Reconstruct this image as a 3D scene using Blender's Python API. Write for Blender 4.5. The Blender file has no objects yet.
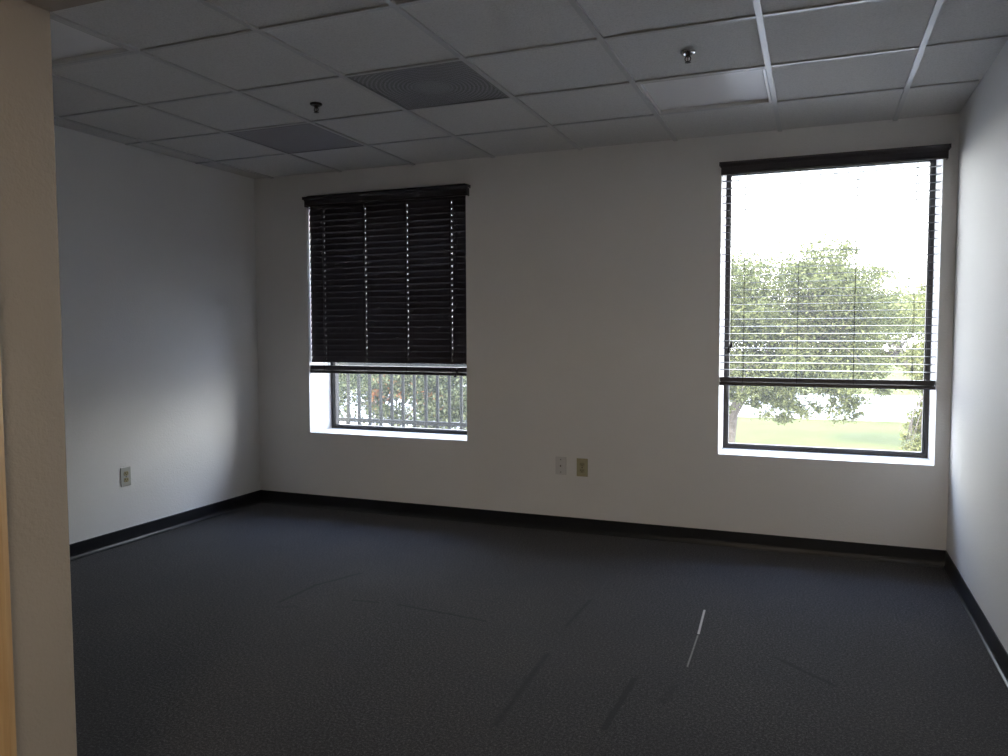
import bpy, bmesh, math, random
import numpy as np
from mathutils import Vector, Matrix, Euler
random.seed(7); rng = np.random.default_rng(11)
S = bpy.context.scene
COL = S.collection
R = math.radians

# ------------------------------------------------------------------ room measurements (metres)
H = 2.513; XL = -4.445; XR = 0.317
T = 0.61; A0 = 0.6154; RS = 0.5987
YF = -3.585; YF2 = -3.76            # partition wall faces
YB = -7.2                            # end of the hall behind the camera
WD = 0.36                            # outside wall thickness
WIN = {1: (-3.966, -2.650), 2: (-0.941, 0.245)}
WZ0, WZ1 = 0.575, 2.362

# ------------------------------------------------------------------ mesh helpers
def link(name, me, mat=None, parent=None):
    o = bpy.data.objects.new(name, me); COL.objects.link(o)
    if mat:
        for m in (mat if isinstance(mat, (list, tuple)) else [mat]): me.materials.append(m)
    if parent: o.parent = parent
    return o
def obj(name, bm, mat=None, parent=None, smooth=False, bevel=0, origin=None):
    if origin is not None:
        bmesh.ops.translate(bm, verts=bm.verts, vec=-Vector(origin))
    bmesh.ops.recalc_face_normals(bm, faces=bm.faces)
    me = bpy.data.meshes.new(name); bm.to_mesh(me); bm.free()
    if smooth:
        for p in me.polygons: p.use_smooth = True
    o = link(name, me, mat, parent)
    if origin is not None: o.location = origin
    if bevel:
        b = o.modifiers.new('bevel', 'BEVEL'); b.width = bevel; b.segments = 2; b.limit_method = 'ANGLE'
    return o
def BM(): return bmesh.new()
def box(bm, a, b, mi=0):
    x0, y0, z0 = a; x1, y1, z1 = b
    v = [bm.verts.new(p) for p in ((x0,y0,z0),(x1,y0,z0),(x1,y1,z0),(x0,y1,z0),(x0,y0,z1),(x1,y0,z1),(x1,y1,z1),(x0,y1,z1))]
    for q in ((0,3,2,1),(4,5,6,7),(0,1,5,4),(1,2,6,5),(2,3,7,6),(3,0,4,7)):
        f = bm.faces.new([v[i] for i in q]); f.material_index = mi
    return bm
def cyl(bm, p0, p1, r0, r1=None, n=12, caps=True, mi=0):
    p0 = Vector(p0); p1 = Vector(p1); r1 = r0 if r1 is None else r1
    d = (p1-p0).normalized(); a = d.orthogonal().normalized(); b = d.cross(a)
    rings = []
    for p, r in ((p0, r0), (p1, r1)):
        rings.append([bm.verts.new(p + (a*math.cos(t)+b*math.sin(t))*r) for t in [2*math.pi*i/n for i in range(n)]])
    for i in range(n):
        f = bm.faces.new((rings[0][i], rings[0][(i+1)%n], rings[1][(i+1)%n], rings[1][i])); f.material_index = mi
    if caps:
        bm.faces.new(rings[0][::-1]).material_index = mi; bm.faces.new(rings[1]).material_index = mi
def lathe(bm, prof, c=(0,0,0), n=24):
    rings = []
    for r, z in prof:
        rings.append([bm.verts.new((c[0]+r*math.cos(t), c[1]+r*math.sin(t), c[2]+z)) for t in [2*math.pi*i/n for i in range(n)]])
    for A, B in zip(rings, rings[1:]):
        for i in range(n): bm.faces.new((A[i], A[(i+1)%n], B[(i+1)%n], B[i]))
    bm.faces.new(rings[0]); bm.faces.new(rings[-1][::-1])
def tube(bm, pts, rad, n=7):
    pts = [Vector(p) for p in pts]; rings = []
    for i, p in enumerate(pts):
        d = (pts[min(i+1, len(pts)-1)] - pts[max(i-1, 0)]).normalized()
        a = d.cross(Vector((0.13, 1, 0.07))).normalized(); b = d.cross(a)
        r = rad[i] if isinstance(rad, (list, tuple)) else rad
        rings.append([bm.verts.new(p + (a*math.cos(t)+b*math.sin(t))*r) for t in [2*math.pi*k/n for k in range(n)]])
    for A, B in zip(rings, rings[1:]):
        for i in range(n): bm.faces.new((A[i], A[(i+1)%n], B[(i+1)%n], B[i]))
    bm.faces.new(rings[0]); bm.faces.new(rings[-1][::-1])
def extrude_profile(bm, prof, p0, p1, up=(0,0,1), out=(0,-1,0), mi=0):
    """prof: (outward, height) points, closed; swept from p0 to p1"""
    p0 = Vector(p0); p1 = Vector(p1); up = Vector(up); out = Vector(out)
    A = [bm.verts.new(p0 + out*a + up*b) for a, b in prof]
    B = [bm.verts.new(p1 + out*a + up*b) for a, b in prof]
    n = len(prof)
    for i in range(n): bm.faces.new((A[i], A[(i+1)%n], B[(i+1)%n], B[i])).material_index = mi
    bm.faces.new(A[::-1]); bm.faces.new(B)
def tag(o, label=None, cat=None, group=None, kind=None):
    if label: o['label'] = label
    if cat: o['category'] = cat
    if group: o['group'] = group
    if kind: o['kind'] = kind
    return o
def empty(name, loc, label, cat, group=None):
    o = bpy.data.objects.new(name, None); COL.objects.link(o); o.location = loc
    o.empty_display_size = 0.1
    return tag(o, label, cat, group)
def struct(name, bm, mat, **k): return tag(obj(name, bm, mat, **k), kind='structure')

# ------------------------------------------------------------------ materials
def mat(name, color, rough=0.6, spec=0.5, metal=0.0):
    m = bpy.data.materials.new(name); m.use_nodes = True
    b = m.node_tree.nodes['Principled BSDF']
    b.inputs['Base Color'].default_value = (*color, 1); b.inputs['Roughness'].default_value = rough
    b.inputs['Metallic'].default_value = metal; b.inputs['Specular IOR Level'].default_value = spec
    return m
def nd(m, t, **k):
    n = m.node_tree.nodes.new(t)
    for a, v in k.items(): setattr(n, a, v)
    return n
def lk(m, a, b): m.node_tree.links.new(a, b)
def P(m): return m.node_tree.nodes['Principled BSDF']
def ramp(m, fac, stops):
    r = nd(m, 'ShaderNodeValToRGB'); e = r.color_ramp.elements
    while len(e) < len(stops): e.new(0.5)
    for el, (p, c) in zip(e, stops): el.position = p; el.color = (*c, 1)
    lk(m, fac, r.inputs['Fac']); return r.outputs['Color']
def coords(m, kind='Object'):
    return nd(m, 'ShaderNodeTexCoord').outputs[kind]
def noise(m, scale, detail=3, rough=0.5, vec=None):
    n = nd(m, 'ShaderNodeTexNoise'); n.inputs['Scale'].default_value = scale
    n.inputs['Detail'].default_value = detail; n.inputs['Roughness'].default_value = rough
    lk(m, vec or coords(m), n.inputs['Vector']); return n
def bump(m, h, strength, dist):
    b = nd(m, 'ShaderNodeBump'); b.inputs['Strength'].default_value = strength; b.inputs['Distance'].default_value = dist
    lk(m, h, b.inputs['Height']); lk(m, b.outputs['Normal'], P(m).inputs['Normal'])
def math_(m, op, a, b=None, c=None):
    n = nd(m, 'ShaderNodeMath', operation=op)
    for i, v in enumerate((a, b, c)):
        if v is None: continue
        if isinstance(v, (int, float)): n.inputs[i].default_value = v
        else: lk(m, v, n.inputs[i])
    return n.outputs[0]

def wall_mat(name, c0, c1):
    m = mat(name, c0, 0.62, 0.35)
    n = noise(m, 1.3, 4); lk(m, ramp(m, n.outputs['Fac'], [(0.3, c0), (0.7, c1)]), P(m).inputs['Base Color'])
    n2 = noise(m, 95, 3, 0.55); bump(m, n2.outputs['Fac'], 0.45, 0.004)
    return m
M_WALL = wall_mat('white_orange_peel_paint', (0.78, 0.77, 0.755), (0.81, 0.80, 0.785))
M_HALL = wall_mat('hall_paint', (0.33, 0.285, 0.235), (0.36, 0.31, 0.26))

def carpet_mat():
    m = mat('dark_loop_carpet', (0.06, 0.06, 0.07), 0.95, 0.15)
    co = coords(m)
    a = noise(m, 260, 2, 0.7, co).outputs['Fac']; b = noise(m, 105, 3, 0.75, co).outputs['Fac']; c = noise(m, 1.6, 4, 0.6, co).outputs['Fac']
    f = math_(m, 'ADD', math_(m, 'MULTIPLY', a, 0.45), math_(m, 'MULTIPLY', b, 0.55))
    col = ramp(m, f, [(0.37, (0.005, 0.0052, 0.008)), (0.50, (0.018, 0.0176, 0.021)), (0.63, (0.13, 0.126, 0.128))])
    worn = ramp(m, c, [(0.35, (0.82, 0.84, 0.9)), (0.68, (1.12, 1.09, 1.04))])
    mx = nd(m, 'ShaderNodeMix', data_type='RGBA', blend_type='MULTIPLY'); mx.inputs['Factor'].default_value = 1
    lk(m, col, mx.inputs[6]); lk(m, worn, mx.inputs[7]); cur = mx.outputs[2]
    sep = nd(m, 'ShaderNodeSeparateXYZ')
    # wobble the marks a little
    wn = noise(m, 14, 3, 0.6, co); off = nd(m, 'ShaderNodeVectorMath', operation='MULTIPLY_ADD')
    lk(m, wn.outputs['Color'], off.inputs[0]); off.inputs[1].default_value = (0.02, 0.02, 0)
    lk(m, co, off.inputs[2]); sub = nd(m, 'ShaderNodeVectorMath', operation='SUBTRACT'); lk(m, off.outputs[0], sub.inputs[0]); sub.inputs[1].default_value = (0.01, 0.01, 0)
    lk(m, sub.outputs[0], sep.inputs[0]); X, Y = sep.outputs[0], sep.outputs[1]
    sp0 = nd(m, 'ShaderNodeSeparateXYZ'); lk(m, co, sp0.inputs[0])
    bn = noise(m, 22, 4, 0.75, co).outputs['Fac']; bk = nd(m, 'ShaderNodeMapRange'); lk(m, bn, bk.inputs[0])
    bk.inputs[1].default_value = 0.32; bk.inputs[2].default_value = 0.52; bk.inputs[3].default_value = 0.5; brk = bk.outputs[0]
    def seg(p, q, w, soft, straight=False):
        X, Y = (sp0.outputs[0], sp0.outputs[1]) if straight else (sep.outputs[0], sep.outputs[1])
        dx, dy = q[0]-p[0], q[1]-p[1]; L = dx*dx+dy*dy
        px = math_(m, 'SUBTRACT', X, p[0]); py = math_(m, 'SUBTRACT', Y, p[1])
        t = math_(m, 'DIVIDE', math_(m, 'ADD', math_(m, 'MULTIPLY', px, dx), math_(m, 'MULTIPLY', py, dy)), L)
        t = math_(m, 'MINIMUM', math_(m, 'MAXIMUM', t, 0.0), 1.0)
        ex = math_(m, 'SUBTRACT', px, math_(m, 'MULTIPLY', t, dx)); ey = math_(m, 'SUBTRACT', py, math_(m, 'MULTIPLY', t, dy))
        d = math_(m, 'SQRT', math_(m, 'ADD', math_(m, 'MULTIPLY', ex, ex), math_(m, 'MULTIPLY', ey, ey)))
        mr = nd(m, 'ShaderNodeMapRange'); lk(m, d, mr.inputs[0]); mr.inputs[1].default_value = w; mr.inputs[2].default_value = w+soft
        mr.inputs[3].default_value = 1; mr.inputs[4].default_value = 0; return math_(m, 'MULTIPLY', mr.outputs[0], brk)
    def paint(mask, color, amt):
        nonlocal cur
        k = nd(m, 'ShaderNodeMix', data_type='RGBA'); lk(m, math_(m, 'MULTIPLY', math_(m, 'MULTIPLY', mask, amt), math_(m, 'ADD', a, 0.75)), k.inputs['Factor'])
        lk(m, cur, k.inputs[6]); k.inputs[7].default_value = (*color, 1); cur = k.outputs[2]
    dk = (0.008, 0.012, 0.014)
    for p, q, w, s, amt in [((-2.72,-1.30),(-2.83,-1.56),.004,.012,.95), ((-2.83,-1.56),(-2.84,-1.84),.004,.012,.95), ((-2.80,-1.90),(-2.72,-1.86),.006,.01,.5),
                            ((-2.52,-1.68),(-2.38,-1.665),.003,.006,1.2), ((-2.27,-1.655),(-1.79,-1.70),.003,.007,1.2),
                            ((-1.41,-1.25),(-1.42,-1.62),.003,.012,.8), ((-1.40,-1.95),(-1.38,-2.57),.003,.018,.8),
                            ((-1.015,-2.05),(-1.03,-2.46),.004,.012,1.4), ((-.52,-1.64),(-.30,-1.83),.003,.012,.8), ((-.86,-2.05),(-.88,-2.2),.004,.02,.5)]:
        paint(seg(p, q, w, s), dk, amt)
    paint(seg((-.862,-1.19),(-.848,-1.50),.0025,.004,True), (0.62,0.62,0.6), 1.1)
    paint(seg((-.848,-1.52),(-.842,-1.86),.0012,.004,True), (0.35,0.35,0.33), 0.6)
    lk(m, cur, P(m).inputs['Base Color'])
    P(m).inputs['Sheen Weight'].default_value = 0.12; P(m).inputs['Sheen Roughness'].default_value = 0.5
    bump(m, f, 0.4, 0.006)
    return m
M_CARPET = carpet_mat()

def tile_mat():
    m = mat('fissured_ceiling_tile', (0.6, 0.59, 0.57), 0.9, 0.1)
    n = noise(m, 120, 4, 0.7); lk(m, ramp(m, n.outputs['Fac'], [(0.3, (0.58, 0.565, 0.54)), (0.5, (0.68, 0.665, 0.64)), (0.7, (0.72, 0.705, 0.68))]), P(m).inputs['Base Color'])
    bump(m, n.outputs['Fac'], 0.6, 0.004); return m
M_TILE = tile_mat()
M_TEE = mat('white_enamel_tee', (0.50, 0.49, 0.475), 0.30, 0.8)
M_BASE = mat('black_rubber_cove_base', (0.012, 0.013, 0.016), 0.32, 0.5)
M_BRONZE = mat('dark_bronze_aluminium', (0.030, 0.027, 0.027), 0.4, 0.5)
def slat_mat():
    m = mat('espresso_faux_wood', (0.016, 0.012, 0.014), 0.38, 0.5)
    n = noise(m, 3, 4); mp = nd(m, 'ShaderNodeMapping'); mp.inputs['Scale'].default_value = (1, 30, 30)
    lk(m, coords(m), mp.inputs[0]); lk(m, mp.outputs[0], n.inputs['Vector'])
    lk(m, ramp(m, n.outputs['Fac'], [(0.3, (0.020, 0.016, 0.020)), (0.7, (0.032, 0.027, 0.033))]), P(m).inputs['Base Color']); return m
M_SLAT = slat_mat()
M_CORD = mat('dark_brown_cord', (0.035, 0.03, 0.028), 0.8, 0.2)
M_WHITEMETAL = mat('white_fixture_enamel', (0.72, 0.71, 0.69), 0.22, 0.5)
M_DIFF = mat('frosted_acrylic', (0.78, 0.76, 0.75), 0.34, 0.5)
M_GLINT = mat('white_glint_enamel', (0.9, 0.9, 0.88), 0.25, 0.5, 0.0)  # white bead colour imitating a bright reflection
M_IVORY = mat('ivory_plastic', (0.40, 0.36, 0.22), 0.4, 0.5)
M_IVORY2 = mat('ivory_receptacle', (0.33, 0.29, 0.17), 0.35, 0.5)
M_GREYPLATE = mat('brushed_steel_plate', (0.42, 0.42, 0.38), 0.38, 0.5)
M_WHITEP = mat('white_plastic', (0.66, 0.65, 0.64), 0.35, 0.5)
M_BLACK = mat('black_hole', (0.004, 0.004, 0.004), 0.7, 0.2)
M_CHROME = mat('chrome', (0.55, 0.55, 0.55), 0.12, 0.5, 1.0)
M_DKMETAL = mat('darkened_brass', (0.10, 0.085, 0.07), 0.3, 0.5, 1.0)
M_RAIL = mat('grey_painted_rail', (0.034, 0.033, 0.026), 0.6, 0.2)
M_CONC = mat('pale_concrete', (0.40, 0.385, 0.36), 0.9, 0.1)
def wood_mat():
    m = mat('honey_oak', (0.45, 0.27, 0.12), 0.4, 0.4)
    mp = nd(m, 'ShaderNodeMapping'); mp.inputs['Scale'].default_value = (25, 25, 1.2); lk(m, coords(m), mp.inputs[0])
    n = noise(m, 2.5, 5, 0.6, mp.outputs[0])
    lk(m, ramp(m, n.outputs['Fac'], [(0.3, (0.46, 0.28, 0.12)), (0.7, (0.60, 0.39, 0.19))]), P(m).inputs['Base Color']); return m
M_OAK = wood_mat()
def vent_mat(name, rings, c_hi, c_lo):
    m = mat(name, c_hi, 0.55, 0.3)
    co = coords(m); s = nd(m, 'ShaderNodeSeparateXYZ'); lk(m, co, s.inputs[0])
    # punched holes
    def fr(v): return math_(m, 'SUBTRACT', math_(m, 'FRACT', math_(m, 'MULTIPLY', v, 150.0)), 0.5)
    fx, fy = fr(s.outputs[0]), fr(s.outputs[1])
    d = math_(m, 'SQRT', math_(m, 'ADD', math_(m, 'MULTIPLY', fx, fx), math_(m, 'MULTIPLY', fy, fy)))
    hole = math_(m, 'LESS_THAN', d, 0.36)
    fac = math_(m, 'MULTIPLY', hole, 0.75)
    if rings:   # ring tone painted to imitate moire over the holes
        r = math_(m, 'SQRT', math_(m, 'ADD', math_(m, 'MULTIPLY', s.outputs[0], s.outputs[0]), math_(m, 'MULTIPLY', s.outputs[1], s.outputs[1])))
        w = math_(m, 'ADD', math_(m, 'MULTIPLY', math_(m, 'SINE', math_(m, 'MULTIPLY', r, 2*math.pi/0.021)), 0.5), 0.5)
        out = nd(m, 'ShaderNodeMapRange'); lk(m, r, out.inputs[0]); out.inputs[1].default_value = 0.06; out.inputs[2].default_value = 0.13
        fac = math_(m, 'MINIMUM', math_(m, 'ADD', fac, math_(m, 'MULTIPLY', math_(m, 'MULTIPLY', w, out.outputs[0]), 0.34)), 1.0)
    lk(m, ramp(m, fac, [(0.0, c_hi), (1.0, c_lo)]), P(m).inputs['Base Color']); return m
M_VENT1 = vent_mat('ringed_perforated_steel', True, (0.42, 0.41, 0.41), (0.045, 0.045, 0.045))
M_VENT2 = vent_mat('perforated_steel', False, (0.42, 0.40, 0.42), (0.12, 0.115, 0.12))

def glass_mat(name='glare_veiled_window_glass', tint=(0.95, 0.96, 0.955, 1)):
    m = bpy.data.materials.new(name); m.use_nodes = True; nt = m.node_tree; nt.nodes.clear()
    o = nt.nodes.new('ShaderNodeOutputMaterial'); t = nt.nodes.new('ShaderNodeBsdfTransparent'); g = nt.nodes.new('ShaderNodeBsdfGlossy')
    g.inputs['Roughness'].default_value = 0.02; t.inputs['Color'].default_value = tint
    fr = nt.nodes.new('ShaderNodeFresnel'); fr.inputs['IOR'].default_value = 1.1
    mx = nt.nodes.new('ShaderNodeMixShader'); lk(m, fr.outputs[0], mx.inputs[0]); lk(m, t.outputs[0], mx.inputs[1]); lk(m, g.outputs[0], mx.inputs[2])
    tr = nt.nodes.new('ShaderNodeBsdfTranslucent'); tr.inputs['Color'].default_value = (0.9, 0.9, 0.9, 1)
    m2 = nt.nodes.new('ShaderNodeMixShader'); m2.inputs[0].default_value = 0.012  # small translucent share adds a pale glare veil to the pane
    lk(m, mx.outputs[0], m2.inputs[1]); lk(m, tr.outputs[0], m2.inputs[2]); lk(m, m2.outputs[0], o.inputs[0]); return m
M_GLASS = glass_mat()
M_GLASS_WARMFILL = glass_mat('warm_fill_glass', (0.84, 0.77, 0.68, 1))  # tint added to warm the fill light from the rear opening

def leaf_mat(name, stops, transl=0.45):
    m = mat(name, stops[0][1], 0.6, 0.15)
    g = nd(m, 'ShaderNodeNewGeometry'); col = ramp(m, g.outputs['Random Per Island'], stops)
    lk(m, col, P(m).inputs['Base Color'])
    tr = nd(m, 'ShaderNodeBsdfTranslucent'); lk(m, col, tr.inputs['Color'])
    mx = nd(m, 'ShaderNodeMixShader'); mx.inputs[0].default_value = transl
    o = m.node_tree.nodes['Material Output']; lk(m, P(m).outputs[0], mx.inputs[1]); lk(m, tr.outputs[0], mx.inputs[2]); lk(m, mx.outputs[0], o.inputs[0]); return m
M_LEAF = leaf_mat('oak_leaves', [(0, (0.075, 0.080, 0.036)), (0.5, (0.125, 0.135, 0.048)), (1, (0.20, 0.205, 0.08))])
M_LEAF2 = leaf_mat('yellow_green_leaves', [(0, (0.11, 0.115, 0.04)), (0.5, (0.17, 0.175, 0.058)), (1, (0.24, 0.235, 0.09))])
M_LEAF3 = leaf_mat('bush_leaves', [(0, (0.03, 0.035, 0.02)), (0.5, (0.08, 0.09, 0.04)), (1, (0.16, 0.165, 0.085))])
M_FLOWER = leaf_mat('orange_blossom', [(0, (0.22, 0.09, 0.04)), (0.6, (0.26, 0.13, 0.06)), (1, (0.22, 0.16, 0.08))])
def bark_mat():
    m = mat('grey_brown_bark', (0.25, 0.2, 0.15), 0.9, 0.1)
    n = noise(m, 9, 6, 0.7); lk(m, ramp(m, n.outputs['Fac'], [(0.3, (0.07, 0.058, 0.045)), (0.7, (0.15, 0.13, 0.105))]), P(m).inputs['Base Color'])
    bump(m, n.outputs['Fac'], 0.8, 0.03); return m
M_BARK = bark_mat()
def grass_mat():
    m = mat('sunlit_grass', (0.3, 0.4, 0.1), 0.9, 0.1)
    n = noise(m, 0.5, 6, 0.7); lk(m, ramp(m, n.outputs['Fac'], [(0.3, (0.060, 0.066, 0.014)), (0.6, (0.078, 0.080, 0.022)), (0.8, (0.095, 0.085, 0.040))]), P(m).inputs['Base Color']); return m
M_GRASS = grass_mat()

# ------------------------------------------------------------------ setting
b = BM(); box(b, (XL-0.2, YB, -0.25), (XR+0.2, WD, 0.0)); struct('floor', b, M_CARPET)

# ceiling: tiles laid in a tee grid
CX = [XR] + [-T*k for k in range(0, 8)] + [XL]             # grid columns from the right wall to the left wall
CY = [0.0] + [-(A0+RS*j) for j in range(0, 11)] + [YB]
FIX = {(-T*2, -T*1, 1): 'light', (-T*6, -T*5, 4): 'light', (-T*4, -T*3, 2): 'vent', (-T*6, -T*5, 1): 'vent'}
b = BM()
box(b, (XL-0.2, YB, H+0.10), (XR+0.2, WD, H+0.32))
def clear(x0, x1, y0, y1):
    for (a, c, j) in FIX:
        if abs(x0-a) < 1e-3 and abs(y1-CY[j]) < 1e-3: return True
    return False
for i in range(len(CX)-1):
    for j in range(len(CY)-1):
        x0, x1, y0, y1 = CX[i+1], CX[i], CY[j+1], CY[j]
        if clear(x0, x1, y0, y1): continue
        box(b, (x0+0.002, y0+0.002, H+0.009), (x1-0.002, y1-0.002, H+0.026))
ceil = struct('ceiling', b, M_TILE)
b = BM()
for x in CX[1:-1]: box(b, (x-0.012, YB, H), (x+0.012, 0, H+0.0085))
tag(obj('tee_bar', b, M_TEE, ceil), 'white enamelled main tees running away from the camera')
b = BM()
for y in CY[1:-1]:
    xs = sorted(CX)
    for x0, x1 in zip(xs, xs[1:]): box(b, (x0+0.0125, y-0.009, H+0.0012), (x1-0.0125, y+0.009, H+0.0085))
tag(obj('cross_tee', b, M_TEE, ceil), 'white enamelled cross tees parallel to the window wall')

# back wall with two openings
b = BM()
xs = [XL-0.2, WIN[1][0], WIN[1][1], WIN[2][0], WIN[2][1], XR+0.2]
for i in (0, 2, 4): box(b, (xs[i], 0, -3.6), (xs[i+1], WD, H+0.1))
for i in (1, 3):
    box(b, (xs[i], 0, -3.6), (xs[i+1], WD, WZ0)); box(b, (xs[i], 0, WZ1), (xs[i+1], WD, H+0.1))
bmesh.ops.remove_doubles(b, verts=b.verts, dist=1e-5)
struct('wall_back', b, M_WALL)
b = BM(); box(b, (XL-0.2, YB, -0.0), (XL, 0, H+0.1)); struct('wall_left', b, M_WALL)
b = BM(); box(b, (XR, YB, -0.0), (XR+0.2, 0, H+0.1)); struct('wall_right', b, M_WALL)
b = BM(); JX = -2.100; JZ = 2.100
box(b, (XL, YF2, 0), (JX, YF, H+0.0)); box(b, (JX, YF2, JZ), (XR, YF, H+0.0)); struct('wall_front', b, M_HALL, bevel=0.004)
RX0, RX1, RZ0, RZ1 = -0.95, 0.17, 0.95, 2.05      # unseen window added behind the camera to light the back wall
b = BM(); box(b, (XL-0.2, YB-0.2, -0.25), (RX0, YB, H+0.1)); box(b, (RX1, YB-0.2, -0.25), (XR+0.2, YB, H+0.1))
box(b, (RX0, YB-0.2, -0.25), (RX1, YB, RZ0)); box(b, (RX0, YB-0.2, RZ1), (RX1, YB, H+0.1)); struct('wall_rear', b, M_WALL)
b = BM(); w = 0.045; y0, y1 = YB-0.14, YB-0.09
box(b, (RX0, y0, RZ0), (RX0+w, y1, RZ1)); box(b, (RX1-w, y0, RZ0), (RX1, y1, RZ1)); box(b, (RX0+w, y0, RZ0), (RX1-w, y1, RZ0+w)); box(b, (RX0+w, y0, RZ1-w), (RX1-w, y1, RZ1))
box(b, ((RX0+RX1)/2-0.02, y0, RZ0+w), ((RX0+RX1)/2+0.02, y1, RZ1-w)); wf = struct('window_3', b, M_BRONZE)
b = BM(); box(b, (RX0+w*.9, y0+0.022, RZ0+w*.9), (RX1-w*.9, y0+0.028, RZ1-w*.9)); obj('window_pane', b, M_GLASS_WARMFILL, wf)
# oak casing at the hall side of the jamb
b = BM(); extrude_profile(b, [(0, 0), (0.012, 0.004), (0.016, 0.02), (0.016, 0.075), (0, 0.075)], (JX, YF2+0.012, 0), (JX, YF2+0.012, JZ), up=(0, -1, 0), out=(1, 0, 0))
struct('trim_1', b, M_OAK)

# cove baseboards
BH = 0.0965
prof = [(0.0, 0.0), (0.016, 0.0), (0.0155, 0.003), (0.009, 0.008), (0.005, 0.018), (0.0035, 0.03), (0.0035, BH-0.002), (0.0022, BH), (0, BH)]
def base(name, p0, p1, out):
    b = BM(); extrude_profile(b, prof, p0, p1, out=out); struct(name, b, M_BASE)
base('baseboard_back', (XL+.001, 0, 0.0005), (XR-.001, 0, 0.0005), (0, -1, 0))
base('baseboard_left', (XL, YF, 0.0005), (XL, 0, 0.0005), (1, 0, 0))
base('baseboard_right', (XR, YB, 0.0005), (XR, 0, 0.0005), (-1, 0, 0))

# windows
FY = 0.285
for n, (x0, x1) in WIN.items():
    b = BM(); w = 0.024; y0, y1 = FY, FY+0.05
    box(b, (x0, y0, WZ0), (x0+w, y1, WZ1)); box(b, (x1-w, y0, WZ0), (x1, y1, WZ1))
    box(b, (x0+w, y0, WZ0), (x1-w, y1, WZ0+w)); box(b, (x0+w, y0, WZ1-w), (x1-w, y1, WZ1))
    # inner glazing bead, stepped back
    g = 0.006; a, c = x0+w, x1-w; d, e = WZ0+w, WZ1-w; z = y0+0.012
    box(b, (a, z, d), (a+g, y1, e)); box(b, (c-g, z, d), (c, y1, e)); box(b, (a+g, z, d), (c-g, y1, d+g)); box(b, (a+g, z, e-g), (c-g, y1, e))
    wf = struct('window_%d' % n, b, M_BRONZE)
    b = BM(); box(b, (x0+w+g*0.5, y0+0.024, WZ0+w+g*.5), (x1-w-g*.5, y0+0.030, WZ1-w-g*.5))
    obj('window_pane', b, M_GLASS, wf)

# ------------------------------------------------------------------ blinds
def slat(bm, x0, x1, y, z, tilt, w=0.050, t=0.0022, slots=()):
    """tilt: degrees, room-side edge lower when positive; slots: x of the routed cord holes"""
    c, s = math.cos(R(tilt)), math.sin(R(tilt)); n = 6
    def strip(xa, xb, u0, u1, n):
        us = [u0+(u1-u0)*k/n for k in range(n+1)]
        prof = [(u, t/2 + 0.0008*(1-(2*u/w)**2)) for u in us] + [(u, -t/2 + 0.0008*(1-(2*u/w)**2)) for u in us[::-1]]
        A, B = [], []
        for u, v in prof:
            A.append(bm.verts.new((xa, y+u*c-v*s, z+u*s+v*c))); B.append(bm.verts.new((xb, y+u*c-v*s, z+u*s+v*c)))
        m = len(prof)
        for i in range(m): bm.faces.new((A[i], A[(i+1) % m], B[(i+1) % m], B[i]))
        bm.faces.new(A[::-1]); bm.faces.new(B)
    xs = x0
    for q in sorted(slots):
        strip(xs, q-0.0010, -w/2, w/2, n)
        strip(q-0.0010, q+0.0010, -w/2, -0.006, 2); strip(q-0.0010, q+0.0010, 0.006, w/2, 2); xs = q+0.0010
    strip(xs, x1, -w/2, w/2, n)

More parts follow.
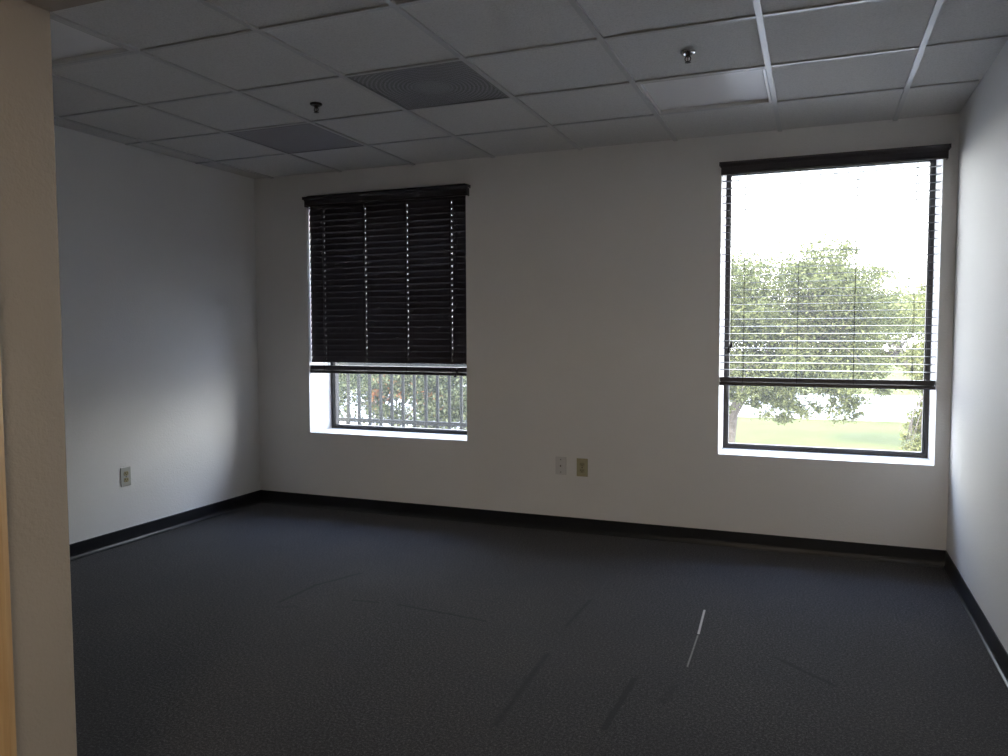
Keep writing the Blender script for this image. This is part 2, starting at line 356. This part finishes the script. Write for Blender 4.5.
def blind(x0, x1, vx0, vx1, vz0, vz1, zrail, tilt, cords, label, tassel, closed):
    YS = 0.036
    root = empty('window_blind', ((x0+x1)/2, YS, zrail), label, 'blind', 'dark two inch blinds in the window openings')
    def o(name, bm, m, par=root, **k):
        q = obj(name, bm, m, None, **k); q.parent = par
        q.matrix_parent_inverse = Matrix.Translation(-root.location) if par is root else Matrix.Identity(4)
        return q
    # valance: stepped crown moulding with short returns
    b = BM(); h = vz1-vz0
    ins = 0.010
    extrude_profile(b, [(0.030, 0), (0.044, 0), (0.046, h*0.12), (0.042, h*0.2), (0.042, h*0.60), (0.030, h*0.60)], (vx0+ins, 0, vz0), (vx1-ins, 0, vz0))
    extrude_profile(b, [(0.030, h*0.60), (0.043, h*0.60), (0.046, h*0.72), (0.056, h*0.86), (0.058, h), (0.030, h)], (vx0, 0, vz0), (vx1, 0, vz0))
    for xa, xb in ((vx0-0.006, vx0), (vx1, vx1+0.006)):
        box(b, (xa, -0.058, vz0+h*0.72), (xb, -0.0005, vz1))
        sx = ins if xa < vx0 else -ins
        box(b, (xa+sx, -0.044, vz0), (xb+sx, -0.0005, vz0+h*0.72))
    o('valance', b, M_SLAT)
    b = BM(); box(b, (x0+0.004, 0.006, WZ1-0.046), (x1-0.004, 0.062, WZ1-0.002)); o('headrail', b, M_BRONZE)
    pitch = 0.0443
    b = BM(); z = WZ1-0.066; zs = []
    stack_top = zrail+0.022+(0.0034*9 if not closed else 0.038)
    if closed:      # slats hang so that the last one ends a finger above the stack
        zl = stack_top+0.024+0.021; z = zl+pitch*int((z-zl)/pitch)
    while z > stack_top+0.012:
        r = random.uniform(-1.2, 1.2) if closed else random.uniform(-0.7, 0.7)
        slat(b, x0+0.003, x1-0.003, YS, z, tilt+r, slots=[c+0.004 for c in cords] if closed else ()); zs.append(z); z -= pitch
    for k in range(10 if closed else 8): slat(b, x0+0.003, x1-0.003, YS+random.uniform(-.001, .001), zrail+0.0245+0.0036*k, -1.6)
    o('slats', b, M_SLAT)
    b = BM(); box(b, (x0+0.0015, YS-0.027, zrail), (x1-0.003, YS+0.027, zrail+0.021)); o('bottom_rail', b, M_SLAT, bevel=0.003)
    for cx in cords:
        b = BM()
        for dy in (-0.0275, 0.0275): box(b, (cx-0.0010, YS+dy-0.0006, zrail+0.02), (cx+0.0010, YS+dy+0.0006, WZ1-0.046))
        if not closed:
            for zz in zs: box(b, (cx-0.0006, YS-0.027, zz-0.0032), (cx+0.0006, YS+0.027, zz-0.0024))
        o('ladder_cord', b, M_CORD)
    # pull cords with small tassels
    tx, tz = tassel
    b = BM()
    for k, dx in enumerate((0, 0.014)):
        tube(b, [(tx+dx, -0.004, WZ1-0.05), (tx+dx*1.1, -0.006, (WZ1+tz)/2), (tx+dx, -0.005, tz+0.03+0.03*k)], 0.0010, 6)
    pc = o('pull_cord', b, M_CORD)
    for k, dx in enumerate((0, 0.014)):
        b = BM(); lathe(b, [(0.0015, 0.034), (0.006, 0.030), (0.011, 0.010), (0.012, 0.002), (0.009, 0)], (tx+dx, -0.005, tz+0.03*k), 12)
        q = obj('tassel', b, M_SLAT, pc, smooth=True)
    return root
blind(-3.9655, -2.652, -3.955, -2.618, 2.270, 2.343, 1.030, 74, (-3.835, -3.478, -3.130, -2.778),
      'dark blind closed tight over the left window, lifted off its sill', 'pass' and (-2.735, 1.02), True)
blind(-0.9405, 0.2435, -0.943, 0.268, 2.276, 2.351, 1.003, 2.6, (-0.802, -0.493, -0.183, 0.123),
      'dark blind with open level slats in the right window, trees showing through', (-0.885, 1.205), False)

# ------------------------------------------------------------------ ceiling fixtures
def ceiling_light(x0, x1, y0, y1, label):
    cx, cy = (x0+x1)/2, (y0+y1)/2
    root = empty('ceiling_light', (cx, cy, H), label, 'ceiling light', 'square lay-in lights without light')
    hx, hy = (x1-x0)/2-0.013, (y1-y0)/2-0.011
    b = BM(); fl = 0.016; z0, z1 = 0.0005, 0.034
    for a, c in (((-hx, -hy), (hx, -hy+fl)), ((-hx, hy-fl), (hx, hy)), ((-hx, -hy+fl), (-hx+fl, hy-fl)), ((hx-fl, -hy+fl), (hx, hy-fl))):
        box(b, (a[0], a[1], z0), (c[0], c[1], z1))
    obj('fixture_frame', b, M_WHITEMETAL, root, bevel=0.003)
    b = BM(); box(b, (-hx+fl, -hy+fl, 0.019), (hx-fl, hy-fl, 0.025)); obj('diffuser', b, M_DIFF, root)
    b = BM(); box(b, (-hx+0.002, -hy+0.002, 0.036), (hx-0.002, hy-0.002, 0.09)); obj('housing', b, M_WHITEMETAL, root)
    for a, c, nm in (((-hx+fl, -hy+fl), (hx-fl, -hy+fl+0.008), 'near'),):
        b = BM(); v = [(a[0], a[1], 0.0185), (c[0], a[1], 0.0185), (c[0], c[1], 0.0185), (a[0], c[1], 0.0185)]
        top = [b.verts.new(p) for p in v]
        if nm == 'side': low = [b.verts.new((c[0]-0.001, a[1], 0.003)), b.verts.new((c[0]-0.001, c[1], 0.003))]; b.faces.new((top[0], low[0], low[1], top[3])); b.faces.new((top[1], top[2], low[1], low[0])); b.faces.new((top[0], top[1], low[0])); b.faces.new((top[3], low[1], top[2]))
        else: low = [b.verts.new((a[0], a[1]+0.001, 0.003)), b.verts.new((c[0], a[1]+0.001, 0.003))]; b.faces.new((top[0], low[0], low[1], top[1])); b.faces.new((top[3], top[2], low[1], low[0])); b.faces.new((top[0], top[3], low[0])); b.faces.new((top[1], low[1], top[2]))
        b.faces.new(top); obj('glint_bead', b, M_GLINT, root)  # added white bead stands in for the reflection on the inner frame
ceiling_light(-T*2, -T*1, CY[2], CY[1], 'square unlit ceiling light near the right window, its panel pale')
ceiling_light(-T*6, -T*5, CY[5], CY[4], 'square unlit ceiling light cut off by the wall end at top left')
def ceiling_vent(x0, x1, y0, y1, m, label, fr):
    cx, cy = (x0+x1)/2, (y0+y1)/2
    root = empty('ceiling_vent', (cx, cy, H), label, 'ceiling vent', 'square perforated vents in the ceiling grid')
    hx, hy = (x1-x0)/2-0.013, (y1-y0)/2-0.011
    b = BM()
    for a, c in (((-hx, -hy), (hx, -hy+fr)), ((-hx, hy-fr), (hx, hy)), ((-hx, -hy+fr), (-hx+fr, hy-fr)), ((hx-fr, -hy+fr), (hx, hy-fr))):
        box(b, (a[0], a[1], 0.0008), (c[0], c[1], 0.02))
    obj('vent_frame', b, mat('vent_frame_grey', (0.22, 0.215, 0.21), 0.5), root)
    b = BM(); box(b, (-hx+fr, -hy+fr, 0.003), (hx-fr, hy-fr, 0.006)); obj('perforated_panel', b, m, root)
    b = BM(); box(b, (-hx+fr, -hy+fr, 0.008), (hx-fr, hy-fr, 0.09)); obj('duct_box', b, M_BLACK, root)
ceiling_vent(-T*4, -T*3, CY[3], CY[2], M_VENT1, 'square perforated ceiling vent, the darker one, patterned with rings', 0.008)
ceiling_vent(-T*6, -T*5, CY[2], CY[1], M_VENT2, 'square grey ceiling vent nearer the left wall, plain and paler', 0.008)

def sprinkler(x, y, m1, m2, label):
    root = empty('fire_sprinkler', (x, y, H), label, 'sprinkler', 'pendant sprinklers in the ceiling'); root.scale = (0.78, 0.78, 0.72)
    b = BM(); lathe(b, [(0.040, 0.006), (0.041, 0.000), (0.036, -0.006), (0.022, -0.010), (0.018, -0.004)], n=28); obj('escutcheon', b, m1, root, smooth=True)
    b = BM(); lathe(b, [(0.013, -0.004), (0.013, -0.020), (0.010, -0.022), (0.010, -0.026)], n=16)
    for s in (-1, 1):
        tube(b, [(s*0.010, 0, -0.022), (s*0.016, 0, -0.034), (s*0.013, 0, -0.046), (s*0.003, 0, -0.052)], 0.0028, 8)
    cyl(b, (0, 0, -0.048), (0, 0, -0.058), 0.004, n=10); obj('sprinkler_head', b, m2, root)
    b = BM(); cyl(b, (0, 0, -0.024), (0, 0, -0.048), 0.0026, n=10); obj('glass_bulb', b, mat('red_bulb', (0.12, 0.03, 0.02), 0.1), root)
    b = BM(); n = 16
    vs = [b.verts.new((0, 0, -0.056))]; ring = []
    for z in (-0.056, -0.058):
        ring.append([b.verts.new(((0.017 if k % 2 else 0.012)*math.cos(2*math.pi*k/n), (0.017 if k % 2 else 0.012)*math.sin(2*math.pi*k/n), z)) for k in range(n)])
    b.verts.remove(vs[0])
    for k in range(n): b.faces.new((ring[0][k], ring[0][(k+1) % n], ring[1][(k+1) % n], ring[1][k]))
    b.faces.new(ring[0]); b.faces.new(ring[1][::-1]); obj('deflector', b, m2, root)
sprinkler(-0.915, -1.535, M_CHROME, M_DKMETAL, 'pendant sprinkler with a shiny rim, near the right ceiling light')
sprinkler(-2.812, -1.50, M_DKMETAL, M_DKMETAL, 'all-dark pendant sprinkler between the two ceiling vents')

# ------------------------------------------------------------------ wall plates
def plate_mesh(w, h, t=0.006):
    b = BM(); box(b, (-w/2, -t, -h/2), (w/2, -0.0003, h/2)); return b
def duplex(loc, rz, label, group):
    root = empty('wall_outlet', loc, label, 'outlet', group); root.rotation_euler.z = rz
    obj('cover_plate', plate_mesh(0.076, 0.120), M_IVORY if rz == 0 else M_GREYPLATE, root, bevel=0.002)
    for s in (-1, 1):
        b = BM(); zc = s*0.0205
        pts = []
        for k in range(20):
            a = 2*math.pi*k/20; pts.append((0.0175*math.cos(a), max(-0.0135, min(0.0135, 0.0185*math.sin(a)))))
        A = [b.verts.new((x, -0.0062, zc+z)) for x, z in pts]; B_ = [b.verts.new((x, -0.0088, zc+z)) for x, z in pts]
        for k in range(20): b.faces.new((A[k], A[(k+1) % 20], B_[(k+1) % 20], B_[k]))
        b.faces.new(B_); b.faces.new(A[::-1])
        rc = obj('receptacle', b, M_IVORY2, root)
        b = BM(); box(b, (-0.0085, -0.0094, zc-0.001), (-0.0055, -0.0080, zc+0.008)); box(b, (0.0055, -0.0094, zc), (0.0085, -0.0080, zc+0.007))
        cyl(b, (0, -0.0094, zc-0.0075), (0, -0.0080, zc-0.0075), 0.0028, n=12); obj('socket_slot', b, M_BLACK, rc)
    b = BM(); cyl(b, (0, -0.0074, 0), (0, -0.0055, 0), 0.0035, n=14); obj('screw', b, M_CHROME, root)
duplex((-1.812, 0, 0.438), 0, 'ivory duplex outlet low on the window wall, right of the white plate', 'duplex outlets')
duplex((XL, -1.290, 0.427), math.pi/2, 'duplex outlet with grey plate low on the left wall', 'duplex outlets')
root = empty('wall_plate', (-1.960, 0, 0.441), 'white wall plate with one round jack, left of the ivory outlet', 'wall plate')
obj('cover_plate', plate_mesh(0.076, 0.120), M_WHITEP, root, bevel=0.002)
b = BM(); cyl(b, (0, -0.009, 0.0), (0, -0.0055, 0.0), 0.012, n=20); j = obj('jack_collar', b, M_WHITEP, root)
b = BM(); cyl(b, (0, -0.013, 0), (0, -0.0088, 0), 0.0048, n=14); obj('coax_jack', b, M_DKMETAL, j)
for s in (-1, 1):
    b = BM(); cyl(b, (0, -0.0072, s*0.042), (0, -0.0055, s*0.042), 0.003, n=12); obj('screw', b, M_CHROME, root)

# ------------------------------------------------------------------ outside
GZ = -3.5
def ground(bm, x0, x1, y0, y1, z0, z1): box(bm, (x0, y0, z0), (x1, y1, z1))
b = BM()
nx, ny = 50, 50; V = []
for j in range(ny+1):
    row = []
    for i in range(nx+1):
        x = -120+i*240/nx; y = WD+j*200/ny
        z = GZ + 0.03*math.sin(x*0.21)*math.cos(y*0.17) - 0.001*max(0, y-40)
        row.append(b.verts.new((x, y, z)))
    V.append(row)
for j in range(ny):
    for i in range(nx): b.faces.new((V[j][i], V[j][i+1], V[j+1][i+1], V[j+1][i]))
for f in b.faces: f.smooth = True
struct('lawn', b, M_GRASS)
b = BM(); box(b, (-120, -90, GZ-0.3), (120, 0.36, GZ+0.165)); struct('rear_pavement', b, M_CONC)
b = BM(); box(b, (-120, 41, GZ-0.3), (120, 58, GZ+0.16)); struct('road', b, M_CONC)
b = BM(); box(b, (-60, 2, GZ-0.3), (40, 25.5, GZ+0.17)); box(b, (-60, 25.51, GZ-0.3), (-11, 41, GZ+0.172)); box(b, (4.4, 25.51, GZ-0.3), (40, 41, GZ+0.168)); struct('parking_and_bounce_pavement', b, M_CONC)  # near slab unseen, added to bounce warm light indoors; the rest is parking

# balcony and railing outside the left window
b = BM(); box(b, (-6.2, WD+0.002, -0.22), (-2.1, 1.16, -0.06)); struct('balcony_floor', b, M_CONC)
root = empty('balcony_railing', (-4.46, 1.1, -0.06), 'grey metal balcony railing with upright bars outside the left window', 'railing')
def ro(name, a, c, bev=0.002):
    b = BM(); box(b, (a[0]+4.46, a[1]-1.1, a[2]+0.06), (c[0]+4.46, c[1]-1.1, c[2]+0.06)); return obj(name, b, M_RAIL, root, bevel=bev)
ro('post', (-4.50, 1.075, -0.06), (-4.45, 1.125, 0.985)); ro('post', (-2.28, 1.075, -0.06), (-2.23, 1.125, 0.985))
ro('bottom_rail', (-4.45, 1.083, 0.525), (-2.28, 1.117, 0.560)); ro('top_rail', (-4.50, 1.07, 0.985), (-2.23, 1.13, 1.07))
ro('lower_rail', (-4.45, 1.083, 0.03), (-2.28, 1.117, 0.06))
proto = None
for k in range(18):
    x = -4.336+0.1133*k
    if proto is None:
        b = BM(); box(b, (-0.0125, -0.0095, 0.0), (0.0125, 0.0095, 0.425)); proto = obj('baluster', b, M_RAIL, root, bevel=0.002); o = proto
    else:
        o = proto.copy(); COL.objects.link(o); o.parent = root
    o.location = (x+4.46, 0, 0.62)
b = BM()
for k in range(18):
    x = -4.336+0.1133*k+4.46
    box(b, (x-0.0125, -0.0095, 0.12), (x+0.0125, 0.0095, 0.585))
obj('lower_bars', b, M_RAIL, root)

def leaves(name, blobs, m, parent, size, up=0.35):
    """blobs: (x,y,z,rx,ry,rz,n, subclusters)"""
    Vs = []; 
    for (x, y, z, rx, ry, rz, n, k) in blobs:
        d = rng.normal(size=(k, 3)); d /= np.linalg.norm(d, axis=1)[:, None]
        c = d*(rng.random((k, 1))**0.45)*np.array([rx, ry, rz])*0.85 + np.array([x, y, z])
        idx = rng.integers(0, k, n); sr = 0.30*min(rx, rz)*rng.uniform(0.5, 1.3, k)[idx][:, None]
        p = c[idx] + rng.normal(size=(n, 3))*sr*np.array([0.8, 0.8, 0.42])
        nrm = rng.normal(size=(n, 3)); nrm[:, 2] += up*2; nrm /= np.linalg.norm(nrm, axis=1)[:, None]
        t = np.cross(nrm, rng.normal(size=(n, 3))); t /= np.linalg.norm(t, axis=1)[:, None]; bt = np.cross(nrm, t)
        s = size*rng.uniform(0.6, 1.3, (n, 1))
        q = np.stack([p-t*s, p-bt*s*0.5+nrm*s*0.1, p+t*s, p+bt*s*0.5+nrm*s*0.1], axis=1); Vs.append(q.reshape(-1, 3))
    v = np.concatenate(Vs); nf = len(v)//4; v = v.reshape(-1, 4, 3)[rng.permutation(nf)].reshape(-1, 3)
    me = bpy.data.meshes.new(name); me.from_pydata(v.tolist(), [], np.arange(nf*4).reshape(-1, 4).tolist())
    o = link(name, me, m, parent); return o
def tree(base_, trunk_pts, rads, blobs, m, size, label, name='oak_tree', cat='tree', group=None, branches=14, extra=None):
    bx, by, bz = base_
    root = empty(name, base_, label, cat, group)
    L = [(x-bx, y-by, z-bz, *r) for x, y, z, *r in blobs]
    b = BM(); tp = [(x-bx, y-by, z-bz) for x, y, z in trunk_pts]; tube(b, tp, rads, 12); obj('trunk', b, M_BARK, root, smooth=True)
    b = BM(); st = Vector(tp[-1]); r0 = rads[-1]
    for k in range(branches):
        B_ = L[k % len(L)]; e = Vector((B_[0]+random.uniform(-.6, .6)*B_[3], B_[1]+random.uniform(-.6, .6)*B_[4], B_[2]+random.uniform(-.5, .5)*B_[5]))
        s_ = Vector(tp[-1]) if k % 3 else Vector(tp[-2]).lerp(Vector(tp[-1]), 0.6)
        m1 = s_.lerp(e, 0.35)+Vector((random.uniform(-.3, .3), random.uniform(-.3, .3), 0.25)); m2 = s_.lerp(e, 0.7)+Vector((random.uniform(-.3, .3), random.uniform(-.3, .3), 0.2))
        tube(b, [s_, m1, m2, e], [r0*0.5, r0*0.36, r0*0.22, r0*0.08], 6)
        for t in range(3):
            e2 = e+Vector((random.uniform(-1, 1)*B_[3]*.6, random.uniform(-1, 1)*B_[4]*.6, random.uniform(-.7, .5)*B_[5])); tube(b, [m2, m2.lerp(e2, .5)+Vector((0, 0, .1)), e2], [r0*.16, r0*.1, r0*.04], 5)
    obj('branches', b, M_BARK, root, smooth=True)
    leaves('foliage', L, m, root, size)
    if extra: leaves('blossom', [(x-bx, y-by, z-bz, *r) for x, y, z, *r in extra], M_FLOWER, root, size*1.1)
    return root
tree((-2.95, 20, GZ), [(-2.95, 20, GZ), (-2.87, 20, -2.3), (-2.75, 20, -1.2), (-2.45, 20, -0.6), (-2.0, 20, -0.1)], [.26, .20, .18, .17, .15],
     [(-2.9, 19.6, 2.25, 1.9, 2, 2.0, 17000, 46), (-0.9, 20, 2.0, 2.0, 2, 1.9, 16000, 50), (-0.1, 20.4, 3.1, 1.3, 1.5, 1.2, 7500, 26), (-1.6, 19.5, 0.2, 2.2, 1.8, 1.0, 12000, 40),
      (1.0, 20, 1.7, 1.5, 1.8, 1.7, 11500, 34), (-4.8, 20, 1.5, 1.8, 2, 1.6, 2600, 18), (-2.3, 20.3, 1.0, 1.6, 1.2, 1.3, 9000, 34), (-0.3, 20.3, 1.0, 1.6, 1.2, 1.2, 6500, 26), (0.4, 19.6, 0.0, 1.5, 1.3, 0.85, 6500, 24), (-2.3, 19.0, -0.55, 1.3, 0.8, 0.55, 3600, 20), (-1.2, 19.2, -0.85, 1.3, 0.9, 0.6, 2200, 34), (0.3, 19.4, -0.8, 1.0, 0.8, 0.5, 1100, 24)], M_LEAF, 0.056,
     'large spreading oak with a leaning trunk, filling the left of the right window', branches=11)
tree((3.1, 17.2, GZ), [(3.1, 17.2, GZ), (3.05, 17.2, -2.0), (2.95, 17.2, -0.6), (2.9, 17.2, 0.6)], [.16, .13, .11, .08],
     [(2.75, 17.2, 1.7, 0.95, 0.7, 1.2, 7200, 28), (2.4, 17.2, 0.4, 0.8, 0.6, 0.9, 5000, 24), (2.3, 17.2, -0.9, 0.5, 0.5, 0.8, 3000, 18), (2.1, 17.1, -1.5, 0.5, 0.5, 0.4, 900, 10)], M_LEAF2, 0.05,
     'slimmer yellow-green tree at the right edge of the right window', group=None, branches=12)
tree((4.1, 30, GZ), [(4.1, 30, GZ), (4.1, 30, -2.4), (3.6, 30, -0.6), (2.6, 30, 0.4)], [.25, .2, .16, .12],
     [(0.9, 30, 2.0, 2.6, 1.5, 1.7, 10000, 34), (3.4, 30.5, 1.8, 2.2, 1.5, 1.7, 8200, 30), (1.8, 30, 0.3, 2.0, 1.2, 0.8, 4600, 22)], M_LEAF2, 0.085,
     'pale tree farther away, seen in the gap between the two nearer trees', branches=10)
# bush row behind the railing
tree((-9.4, 9.6, GZ), [(-9.4, 9.6, GZ), (-9.4, 9.6, -2.6), (-9.3, 9.6, -1.6)], [.14, .12, .09],
     [(-9.8, 9.6, 0.3, 1.7, 1.0, 0.8, 8200, 30), (-8.2, 9.4, 0.2, 1.4, 1.0, 1.0, 9200, 32), (-7.0, 9.2, -0.2, 1.3, 1.0, 1.1, 9500, 34), (-6.0, 9, -0.1, 1.2, 1.0, 1.3, 8000, 30)], M_LEAF3, 0.042,
     'leafy tree with orange blossoms seen through the balcony railing', name='flowering_tree', branches=12,
     extra=[(-8.75, 9.0, 0.12, .25, .3, .5, 110, 16), (-8.2, 8.9, 0.2, .5, .3, .4, 40, 12), (-7.4, 8.7, -0.1, .5, .3, .35, 90, 16)])

# ------------------------------------------------------------------ light
W = bpy.data.worlds.new('overcast_bright_sky'); S.world = W; W.use_nodes = True
nt = W.node_tree; bg = nt.nodes['Background']
tc = nt.nodes.new('ShaderNodeTexCoord'); sp = nt.nodes.new('ShaderNodeSeparateXYZ'); nt.links.new(tc.outputs['Generated'], sp.inputs[0])
rp = nt.nodes.new('ShaderNodeValToRGB'); nt.links.new(sp.outputs[2], rp.inputs[0])
e = rp.color_ramp.elements; e[0].position = 0.0; e[0].color = (1.0, 0.99, 0.98, 1); e[1].position = 0.9; e[1].color = (0.30, 0.48, 0.95, 1)
x = e.new(0.30); x.color = (0.91, 0.95, 1.0, 1)
# sky strength raised towards +x, added to lift the left wall over the right
mm = nt.nodes.new('ShaderNodeMath'); mm.operation = 'MULTIPLY_ADD'; nt.links.new(sp.outputs[0], mm.inputs[0]); mm.inputs[1].default_value = 1.0; mm.inputs[2].default_value = 4.0
nt.links.new(mm.outputs[0], bg.inputs['Strength'])
nt.links.new(rp.outputs[0], bg.inputs['Color']); bg.inputs['Strength'].default_value = 4.2
sun = bpy.data.lights.new('sun', 'SUN'); sun.energy = 4.0; sun.angle = R(1.0); sun.color = (1.0, 0.93, 0.82)
so = bpy.data.objects.new('sun', sun); COL.objects.link(so); so.rotation_euler = Euler((R(38), 0, R(-25)))   # from behind the building, high
hl = bpy.data.lights.new('hall_fill', 'AREA'); hl.shape = 'RECTANGLE'; hl.size = 0.55; hl.size_y = 0.55; hl.energy = 6.0; hl.color = (1.0, 0.80, 0.58)  # unseen warm fill, added to brighten the room from the hall side
ho = bpy.data.objects.new('hall_fill', hl); COL.objects.link(ho); ho.location = (-0.92, -5.6, H-0.02)

# ------------------------------------------------------------------ camera
cam = bpy.data.cameras.new('camera'); co = bpy.data.objects.new('camera', cam); COL.objects.link(co)
cam.sensor_width = 36; cam.lens = 27.8876; cam.clip_start = 0.02; cam.clip_end = 500
a_, b2, c_ = 0.3797579, -0.05880726, 0.00308851
rot = Matrix.Rotation(a_, 3, 'Z') @ Matrix.Rotation(b2, 3, 'X') @ Matrix.Rotation(c_, 3, 'Y') @ Matrix.Rotation(R(90), 3, 'X')
co.matrix_world = Matrix.Translation((-0.3897, -4.9606, 1.3361)) @ rot.to_4x4()
S.camera = co
vs = S.view_settings; vs.view_transform = 'Standard'; vs.look = 'None'; vs.gamma = 1; vs.exposure = 1.74; vs.use_curve_mapping = False
